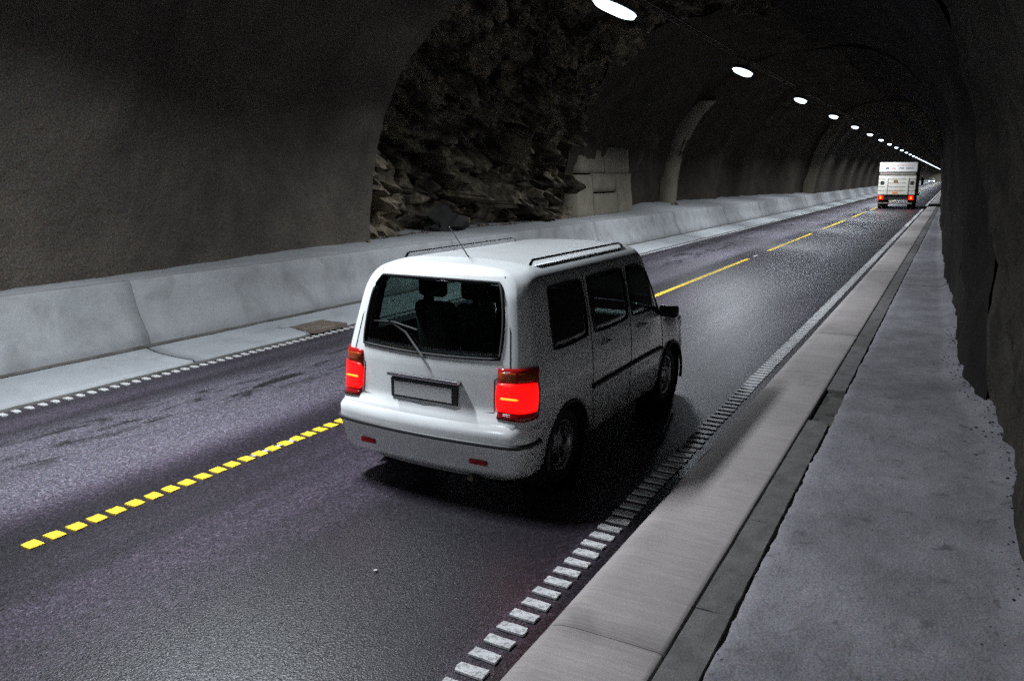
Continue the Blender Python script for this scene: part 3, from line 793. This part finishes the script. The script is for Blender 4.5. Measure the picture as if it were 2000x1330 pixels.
def patch(fn, A, B, na, nb, off, thick, rnd=.0, out=None):
    """a panel lying over surface fn, lifted by off with folded edges; corners rounded"""
    v = []; f = []
    for j in range(nb+1):
        for i in range(na+1):
            s_, t = i/na, j/nb
            u2, w2 = s_*2-1, t*2-1
            # squircle mapping for rounded corners
            uu = u2*(1-rnd*w2*w2*.5*abs(u2)); ww = w2*(1-rnd*u2*u2*.5*abs(w2))
            a = A[0]+(A[1]-A[0])*(uu+1)/2
            b0 = B[0](a) if callable(B[0]) else B[0]; b1 = B[1](a) if callable(B[1]) else B[1]
            b = b0+(b1-b0)*(ww+1)/2
            p_ = fn(a, b); n_ = normal_of(fn, a, b)
            if out and n_.dot(out) < 0: n_ = -n_
            v.append(p_+n_*off)
    n = na+1
    f = [(j*n+i, j*n+i+1, (j+1)*n+i+1, (j+1)*n+i) for j in range(nb) for i in range(na)]
    loop = list(range(n)) + [j*n+n-1 for j in range(1, nb+1)] + [nb*n+i for i in range(n-2, -1, -1)] + [j*n for j in range(nb-1, 0, -1)]
    b = len(v)
    for q in loop:
        i, j = q % n, q//n
        v.append(v[q] - (out or Vector((0,0,1)))*thick)
    m_ = len(loop); f += [(loop[k], b+k, b+(k+1) % m_, loop[(k+1) % m_]) for k in range(m_)]
    return [tuple(p_) for p_ in v], f, [v[q] for q in loop]

def make_car(lit_head=False):
    root = empty('car', (0,0,0))
    nv = 56; ny = 92; NV = len(RING)-1
    wheels = (.72, 3.28); WR = .31
    verts = []; idx = {}
    ysn = [CL*(i/ny)**1.0 for i in range(ny+1)]
    ysn = sorted(set(ysn + [.01,.02,.04,.07,.10,.13]))
    vs = [NV*j/nv for j in range(nv+1)]
    for side in (1, -1):
        for i, y in enumerate(ysn):
            for j, v_ in enumerate(vs):
                if side < 0 and j == nv: idx[(side,i,j)] = idx[(1,i,j)]; continue
                p_ = Sf(y, v_, side)
                for wc in wheels:
                    if p_.z < .8:
                        d = Vector((0, p_.y-wc, p_.z-WR)); L = d.length
                        if L < .375 and L > .30 and abs(p_.x) > .6 : p_ = Vector((p_.x, wc+d.y/L*.372, WR+d.z/L*.372))
                idx[(side,i,j)] = len(verts); verts.append(p_)
    faces = []
    def cut(q):
        c = sum((verts[t] for t in q), Vector())/4
        return any(hypot(c.y-wc, c.z-WR) < .365 and c.z < .8 for wc in wheels)
    def top(y): return 7.15 - 1.2*sstep(2.3, 3.05, y)
    def glazed_side(y, v_):
        return any(a+.035 < y < b-.035 and 5.32 < v_ < top(y)-.12 for (a, b) in ((.42, 1.12), (1.22, 2.02), (2.10, 2.92))) or \
            (2.70 < y < 3.12 and v_ > 8.1)
    for side in (1, -1):
        for i in range(len(ysn)-1):
            for j in range(nv):
                if glazed_side((ysn[i]+ysn[i+1])/2, (vs[j]+vs[j+1])/2): continue
                q = (idx[(side,i,j)], idx[(side,i+1,j)], idx[(side,i+1,j+1)], idx[(side,i,j+1)])
                if side < 0: q = q[::-1]
                if not cut(q): faces.append(q)
    # tail panel
    na = 24
    rowid = {}
    for j, v_ in enumerate(vs):
        for i in range(na+1):
            if i == 0: rowid[(i,j)] = idx[(-1,0,j)]; continue
            if i == na: rowid[(i,j)] = idx[(1,0,j)]; continue
            if j == nv: rowid[(i,j)] = idx[(1,0,j)]; continue
            rowid[(i,j)] = len(verts); verts.append(Rf(-1+2*i/na, v_))
    for j in range(nv):
        for i in range(na):
            if 5.3 < (vs[j]+vs[j+1])/2 < 7.7 and abs(-1+2*(i+.5)/na) < .82: continue
            q = tuple(dict.fromkeys((rowid[(i,j)], rowid[(i+1,j)], rowid[(i+1,j+1)], rowid[(i,j+1)])))
            if len(q) > 2: faces.append(q)
    # nose panel
    rowid = {}
    last = len(ysn)-1
    for j, v_ in enumerate(vs):
        P = Sf(CL, v_, 1)
        for i in range(na+1):
            if i == 0: rowid[(i,j)] = idx[(-1,last,j)]; continue
            if i == na: rowid[(i,j)] = idx[(1,last,j)]; continue
            if j == nv: rowid[(i,j)] = idx[(1,last,j)]; continue
            a = -1+2*i/na
            rowid[(i,j)] = len(verts); verts.append(Vector((P.x*a, P.y+.10*(1-a*a), P.z)))
    for j in range(nv):
        for i in range(na):
            q = tuple(dict.fromkeys((rowid[(i,j)], rowid[(i,j+1)], rowid[(i+1,j+1)], rowid[(i+1,j)])))
            if len(q) > 2: faces.append(q)
    body = mesh_obj('body', [tuple(p_) for p_ in verts], faces, M_PAINT, root, True)
    MB().box(-.66,.66,.12,3.95,.17,.62,.04).build('underbody', M_TRIM, root)
    # rear window with rubber seal, wiper
    OUT = Vector((0,-1,.2)).normalized()
    v, f, loop = patch(Rf, (-.86,.86), (5.15, 7.85), 20, 12, .006, .02, .10, OUT)
    rw = mesh_obj('rear_window', v, f, M_GLASS, root, True)
    MB().tube(loop, .011, 6, True).build('window_seal', M_RUBBER, rw, True)
    wp = MB(); a0 = Rf(.0, 5.05)+OUT*.03; wp.tube([a0, Rf(-.25,5.7)+OUT*.035, Rf(-.5,5.95)+OUT*.03], .009, 6)
    wp.tube([Rf(-.72,5.9)+OUT*.022, Rf(-.45,5.95)+OUT*.024, Rf(-.12,5.8)+OUT*.022], .007, 6); wp.build('wiper', M_RUBBER, root, True)
    # hatch seams
    sm_ = MB(); pts = [Rf(-.93,8.35)+OUT*.001, Rf(-.93,6)+OUT*.001, Rf(-.93,5.0)+OUT*.001, Rf(-.77,4.6)+OUT*.001, Rf(-.77,3.55)+OUT*.001, Rf(0,3.5)+OUT*.001, Rf(.77,3.55)+OUT*.001, Rf(.77,4.6)+OUT*.001, Rf(.93,5.0)+OUT*.001, Rf(.93,6)+OUT*.001, Rf(.93,8.35)+OUT*.001]
    full = []
    for p_, q in zip(pts, pts[1:]):
        full += [p_.lerp(q, t/4) for t in range(4)]
    sm_.tube(full+[pts[-1]], .004, 5).build('hatch_seam', M_TRIM, root)
    # cabin: floor, seats with head rests, dashboard, steering wheel
    MB().box(-.74,.74,.25,3.0,.60,.66).build('floor', M_INT, root)
    MB().box(-.70,.70,2.78,3.05,.66,1.02,.04).build('dashboard', M_TRIM, root)
    MB().tube([(-.36+.18*cos(a), 2.62-.05*sin(a), .98+.17*sin(a)) for a in frange(0, 2*pi, .35)][:-1], .014, 6, True).build('steering_wheel', M_TRIM, root, True)
    for (sx, sy) in ((-.36,1.85),(.36,1.85),(-.42,.85),(0,.85),(.42,.85)):
        w = .24 if sy > 1 else .19
        st_ = MB().box(sx-w, sx+w, sy, sy+.48, .66, .86, .05).build('seat', M_SEAT, root, True)
        bk = MB().box(-w, w, -.06, .06, 0, .56, .05).build('backrest', M_SEAT, st_, True); bk.location = (sx, sy-.02, .82); bk.rotation_euler = (radians(10),0,0)
        hr = MB().box(-.13, .13, -.05, .05, 0, .17, .04).build('head_rest', M_SEAT, st_, True); hr.location = (sx, sy-.13, 1.41)
    # plate and recess
    pl = MB(); c = Rf(0, 3.95); MB().box(-.30,.30,c.y-.012,c.y+.03,c.z-.075,c.z+.075,.008).build('plate_recess', M_TRIM, root)
    MB().box(-.26,.26,c.y-.022,c.y-.008,c.z-.055,c.z+.055,.003).build('number_plate', M_PLATE, root)
    MB().box(-.32,.32,c.y-.035,c.y+.02,c.z+.09,c.z+.115,.006).build('hatch_handle', M_CHROME, root)
    # bumper wrapped round the tail
    def bump_pt(t, v_):
        if t < -1: return Sf((-1-t)*.40, v_, -1)
        if t > 1: return Sf((t-1)*.40, v_, 1)
        return Rf(t, v_)
    tsb = frange(-1.8, 1.8, .06); vsb = frange(.35, 3.2, .2); bv = []
    for v_ in vsb:
        for t in tsb:
            p_ = bump_pt(t, v_); c_ = Vector((0, .8, p_.z)); d = (p_-c_).normalized()
            bulge = .028*(1 if .6 < v_ < 3.0 else .0) - (.0 if v_ < 3.1 else .006)
            if abs(t) > 1.72: bulge = .002
            bv.append(p_+d*bulge)
    n = len(tsb); bf = [(j*n+i, j*n+i+1, (j+1)*n+i+1, (j+1)*n+i) for j in range(len(vsb)-1) for i in range(n-1)]
    bp = mesh_obj('rear_bumper', [tuple(p_) for p_ in bv], bf, M_PAINT, root, True)
    st = [bump_pt(t, 2.55) + (bump_pt(t, 2.55)-Vector((0,.8,bump_pt(t,2.55).z))).normalized()*.032 for t in frange(-1.6,1.6,.08)]
    MB().tube(st, .018, 8).build('rubbing_strip', M_TRIM, bp, True)
    for sx in (-.5,.5): MB().box(sx-.07, sx+.07, -.095, -.07, .36, .40, .006).build('reflector', M_TAIL_OFF, bp)
    # tail lights: tall red clusters at the corners, lower cell lit
    def corner(side):
        def fn(t, v_):
            if t < 1: return Rf(side*t, v_)
            return Sf((t-1)*.35, v_, side)
        return fn
    for side in (-1, 1):
        o_ = Vector((side*.5, -1, .05)).normalized(); fn = corner(side)
        v, f, _l = patch(fn, (.80, 1.45), (3.35, 5.0), 10, 12, .014, .04, .1, o_)
        tl = mesh_obj('tail_light', v, f, M_TAIL_OFF, root, True)
        v, f, _l = patch(fn, (.79, 1.36), (3.62, 4.55), 8, 8, .020, .012, .15, o_)
        mesh_obj('lit_lens', v, f, M_TAIL_ON, tl, True)
        v, f, _l = patch(fn, (.84, 1.0), (4.03, 4.09), 6, 2, .026, .008, .2, o_)
        mesh_obj('bulb', v, f, M_TAIL_CORE, tl, True)
        v, f, _l = patch(fn, (.82, 1.28), (4.58, 4.88), 6, 4, .018, .010, .1, o_)
        mesh_obj('indicator', v, f, M_AMBER, tl, True)
    # side windows
    for side in (-1, 1):
        o_ = Vector((side, 0, .15)).normalized(); fn = lambda y, v_, s=side: Sf(y, v_, s)
        for (a, b) in ((.42, 1.12), (1.22, 2.02), (2.10, 2.92)):
            v, f, loop = patch(fn, (a, b), (5.22, top), 10, 8, .005, .015, .12, o_)
            sw = mesh_obj('side_window', v, f, M_GLASS, root, True)
            MB().tube(loop, .008, 5, True).build('window_seal', M_RUBBER, sw, True)
        # door seams and handles, rubbing strip, roof rail
        for ya in (1.17, 2.06, 3.0):
            MB().tube([Sf(ya+(.12 if ya < 1.5 and v_ < 3 else 0)*(3-v_)/2, v_, side)+o_*.001 for v_ in frange(1.3, 7.6 if ya < 2.5 else 5.4, .4)], .0035, 5).build('door_seam', M_TRIM, root)
        for ya in (1.36, 2.25):
            MB().tube([Sf(ya, 4.75, side)+o_*.005, Sf(ya+.03, 4.78, side)+o_*.035, Sf(ya+.15, 4.78, side)+o_*.035, Sf(ya+.18, 4.75, side)+o_*.005], .011, 6).build('door_handle', M_PAINT, root, True)
        MB().tube([Sf(y_, 3.35, side)+o_*.012 for y_ in frange(1.15, 2.95, .1)], .018, 6).build('rubbing_strip', M_TRIM, root, True)
        MB().tube([Sf(.36, 8.9, side)+Vector((0,0,.0))] + [Sf(y_, 8.9, side)+Vector((0,0,.035)) for y_ in frange(.45, 2.35, .1)] + [Sf(2.45, 8.9, side)], .012, 6).build('roof_rail', M_CHROME, root, True)
        # mirror
        mp = Sf(2.95, 5.4, side)
        MB().box(min(mp.x, mp.x+side*.2), max(mp.x, mp.x+side*.2), mp.y-.04, mp.y+.05, mp.z-.02, mp.z+.10, .03).build('door_mirror', M_TRIM, root, True)
        for wc in wheels:
            x0 = side*.80
            wh = MB(); prof = [(-.19*side,.20),(-.19*side,.27),(-.17*side,.305),(-.13*side,WR),(-.05*side,WR),(-.01*side,.303),(.008*side,.27),(.004*side,.215),(-.02*side,.205)]
            tyre = wh.lathe_x(prof, (x0, wc, WR), 36).build('wheel', M_RUBBER, root, True)
            rp = [(-.02*side,.207),(-.005*side,.20),(-.03*side,.185),(-.055*side,.17),(-.045*side,.08),(-.02*side,.05),(-.018*side,0.001)]
            rim = MB().lathe_x(rp, (x0, wc, WR), 36).build('rim', M_RIM, tyre, True)
            # dark holes between spokes
            for q in range(7):
                aa = 2*pi*q/7
                MB().tube([(x0-side*.060, wc+cos(aa)*.125, WR+sin(aa)*.125), (x0-side*.040, wc+cos(aa)*.125, WR+sin(aa)*.125)], .032, 8).build('rim_opening', M_TRIM, tyre)
            MB().tube([(side*.852, wc+cos(a)*.368, WR+sin(a)*.368) for a in frange(-.25, pi+.25, .15)], .016, 6).build('wheel_arch', M_TRIM, root, True)
            MB().lathe_x([(-.30*side,.36),(.0,.366)], (side*.83, wc, WR), 28).build('wheel_well', M_INT, root)
    # windscreen, headlights, grille, exhaust, antenna
    scr = []; xs = frange(-.66,.66,.12); ysx = frange(2.62, 3.18, .08)
    v, f, _l = patch(lambda a, y_: (lambda P: Vector((P.x, P.y, P.z)))(Sf(y_, 11-abs(a)*3.2, 1 if a >= 0 else -1)), (-1, 1), (2.66, 3.16), 24, 8, .006, .015, .05, Vector((0,.7,.7)))
    mesh_obj('windscreen', v, f, M_GLASS, root, True)
    for side in (-1, 1):
        P = Sf(3.98, 4.6, side)
        hd = MB().box(P.x-.14 if side > 0 else P.x-.02, P.x+.02 if side > 0 else P.x+.14, P.y-.10, P.y+.07, P.z-.09, P.z+.07, .03)
        if lit_head: hd = MB().box(P.x-.22, P.x+.16, P.y-.12, P.y+.12, P.z-.16, P.z+.18, .05)
        hd.build('headlight', M_HEAD if lit_head else M_CLEAR, root, True)
    MB().box(-.42,.42, 4.03, 4.13, .55, .72, .02).build('grille', M_TRIM, root)
    MB().tube([(.42,.25,.24),(.42,-.06,.235)], .028, 10).build('exhaust_pipe', M_STEEL, root, True)
    MB().tube([(0,.62,1.765),(0,.35,2.02)], [.006,.003], 6).build('aerial', M_TRIM, root)
    return root
CAR_Y = 4.6
car = make_car()
car.location = (-3.30, CAR_Y, 0)
tag(car, 'white small people carrier with lit red tail lights, driving away in the near lane', 'car')
onc = make_car(True)
onc.location = (-6.9, 316, 0); onc.rotation_euler = (0,0,pi)
tag(onc, 'tiny far oncoming car with bright white headlights, just right of the lorry', 'car')

# ------------------------------------------------------------------ the lorry
def cream(name, c, r=.5): return mottled(name, tuple(x*.9 for x in c), c, 3, r, 60, .15, ((60,.002),), stain=(2.5,.5,.75,(.32,.26,.2),.45))
M_BOX = cream('lorry_body_white', (.72,.70,.66)); M_BOARD = cream('tail_lift_white', (.66,.63,.55))
M_DARKSIDE = simple('lorry_side_dark', (.025,.027,.035), .4)  # near-black tone over the whole cargo box
M_CAB = simple('lorry_cab_paint', (.05,.06,.09), .35)
M_RUSTY = mottled('grimy_roller_door', (.10,.085,.07), (.30,.26,.22), 5, .7, 60, .3, ((60,.002),))
M_ORANGE = simple('orange_label', (.75,.22,.06), .5); M_BROWN = simple('brown_emblem', (.22,.11,.02), .5); M_BLUE = simple('blue_print', (.10,.12,.25), .6); M_REDP = simple('red_print', (.5,.12,.10), .6)
def make_lorry():
    root = empty('lorry', (0,0,0)); hw = 1.27
    MB().box(-hw, hw, .10, 6.2, 1.02, 3.42, .03).build('cargo_box', M_DARKSIDE, root)
    fr_ = MB(); fr_.box(-hw, hw, .0, .098, 2.74, 3.42, .012).build('top_panel', M_BOX, root)
    tp = root.children[-1]
    pr = MB(); r2 = random.Random(3)
    # small faded print of the sign panel: an emblem and three groups of figures
    pr.box(-.86,-.62,-.006,-.001,2.91,3.07).build('print', M_BLUE, tp)
    for (x, w, mt) in ((-.42,.09,M_REDP),(-.30,.09,M_REDP),(.02,.09,M_BLUE),(.14,.09,M_BLUE),(.26,.09,M_BLUE),(.52,.09,M_BLUE),(.64,.09,M_BLUE),(.76,.09,M_BLUE),(.88,.09,M_BLUE)):
        q = MB(); z0, z1, b_ = 2.91, 3.06, .018
        q.box(x, x+b_, -.006, -.001, z0, z1); q.box(x+w-b_, x+w, -.006, -.001, z0, z1); q.box(x+b_, x+w-b_, -.006, -.001, z1-b_, z1)
        q.box(x+b_, x+w-b_, -.006, -.001, z0, z0+b_) if r2.random() < .6 else q.box(x+b_, x+w-b_, -.006, -.001, (z0+z1)/2, (z0+z1)/2+b_)
        q.build('print', mt, tp)
    MB().box(-.85,.95,-.006,-.001,3.20,3.225).build('print', M_REDP, tp)
    MB().box(-hw+.02, hw-.02, .03, .098, 2.46, 2.735).build('shadow_gap', M_TRIM, root)
    MB().box(-hw+.06, hw-.06, .0, .03, 2.50, 2.66, .01).build('roller_door', M_RUSTY, root)
    # tail lift platform folded upright, five boards
    lift = MB().box(-hw+.01, hw-.01, -.04, .0, 1.04, 2.46, .01).build('tail_lift', M_TRIM, root)
    zz = [1.045,1.325,1.61,1.895,2.18,2.455]
    for a, b in zip(zz, zz[1:]):
        MB().box(-hw+.015, hw-.015, -.075, -.041, a+.018, b-.018, .008).build('board', M_BOARD, lift)
    for sx in (-.78,.62):
        MB().box(sx, sx+.16, -.115, -.077, 1.05, 2.30, .01).build('lift_arm', M_BOARD, lift)
    for sx in (-1.12,.90):
        MB().box(sx, sx+.24, -.082, -.0765, 1.78, 2.05).build('opening', M_INT, lift)
    MB().box(-.26,.10,-.0815,-.0765,1.12,1.27).build('label', M_ORANGE, lift)
    MB().box(-.24,.06,-.0815,-.0765,1.95,2.12).build('emblem', M_BROWN, lift)
    # chassis, lights, underrun bar, mudflaps
    MB().box(-.45,-.33,.3,8.2,.72,1.0).build('chassis_rail', M_TRIM, root); MB().box(.33,.45,.3,8.2,.72,1.0).build('chassis_rail', M_TRIM, root)
    MB().box(-1.20,1.20,.02,.14,.66,.98,.02).build('light_bar', M_TRIM, root)
    MB().box(-1.15,1.15,.05,.16,.36,.46,.02).build('underrun_bar', M_RUSTY, root)
    for sx in (-1.03, 1.03):
        t = MB().box(sx-.17, sx+.17, -.03, .018, .69, .97, .02).build('tail_light', M_TAIL_ON, root)
        MB().box(sx-.055, sx+.055, -.045, -.032, .73, .92, .006).build('bulb', M_TAIL_CORE, t)
        MB().box(sx-.17, sx+.17, 1.15, 1.17, .12, .62).build('mudflap', M_RUBBER, root)
        for wy in (1.75, 6.9):
            for dx in ((-.14, .14) if wy < 3 else (0,)):
                t = MB().lathe_x([(-.12,.28),(-.12,.44),(-.09,.475),(.09,.475),(.12,.44),(.12,.28)], (sx+dx, wy, .475), 28).build('wheel', M_RUBBER, root, True)
                MB().lathe_x([(.10,.28),(.07,.25),(.05,.10),(.07,.001)], (sx+dx, wy, .475), 20).build('rim', M_RIM, t, True)
    # cab
    cab = MB().box(-1.18,1.18,6.5,8.2,.75,2.75,.12).build('cab', M_CAB, root, False)
    MB().box(-1.0,1.0,8.17,8.215,1.75,2.5,.02).build('windscreen', M_LORRY_GLASS, root)
    for sx in (-1, 1):
        MB().box(min(sx*1.19,sx*1.175), max(sx*1.19,sx*1.175), 6.95, 7.9, 1.75, 2.4).build('side_window', M_LORRY_GLASS, root)
        a = MB().tube([(sx*1.17,8.0,2.3),(sx*1.40,8.05,2.32),(sx*1.42,8.05,1.75),(sx*1.17,8.0,1.7)], .015, 6).build('mirror_arm', M_TRIM, root)
        MB().box(sx*1.43-.10, sx*1.43+.10, 8.0, 8.08, 1.72, 2.30, .03).build('mirror', M_TRIM, a)
        MB().box(sx*1.16-.12, sx*1.16+.12, 8.16, 8.24, .85, 1.05, .02).build('headlight', M_CLEAR, root)
    return root
lorry = make_lorry(); lorry.location = (-3.74, 66.0, 0)
tag(lorry, 'white box lorry with folded tail lift and glowing tail lights, far down the near lane', 'lorry')

# pebble on the road
tag(stone('pebble', (-2.89, 3.45, .008), (.016,.014,.012), 3, M_WHITE, None, 1), 'tiny white pebble lying on the asphalt of the near lane', 'pebble')
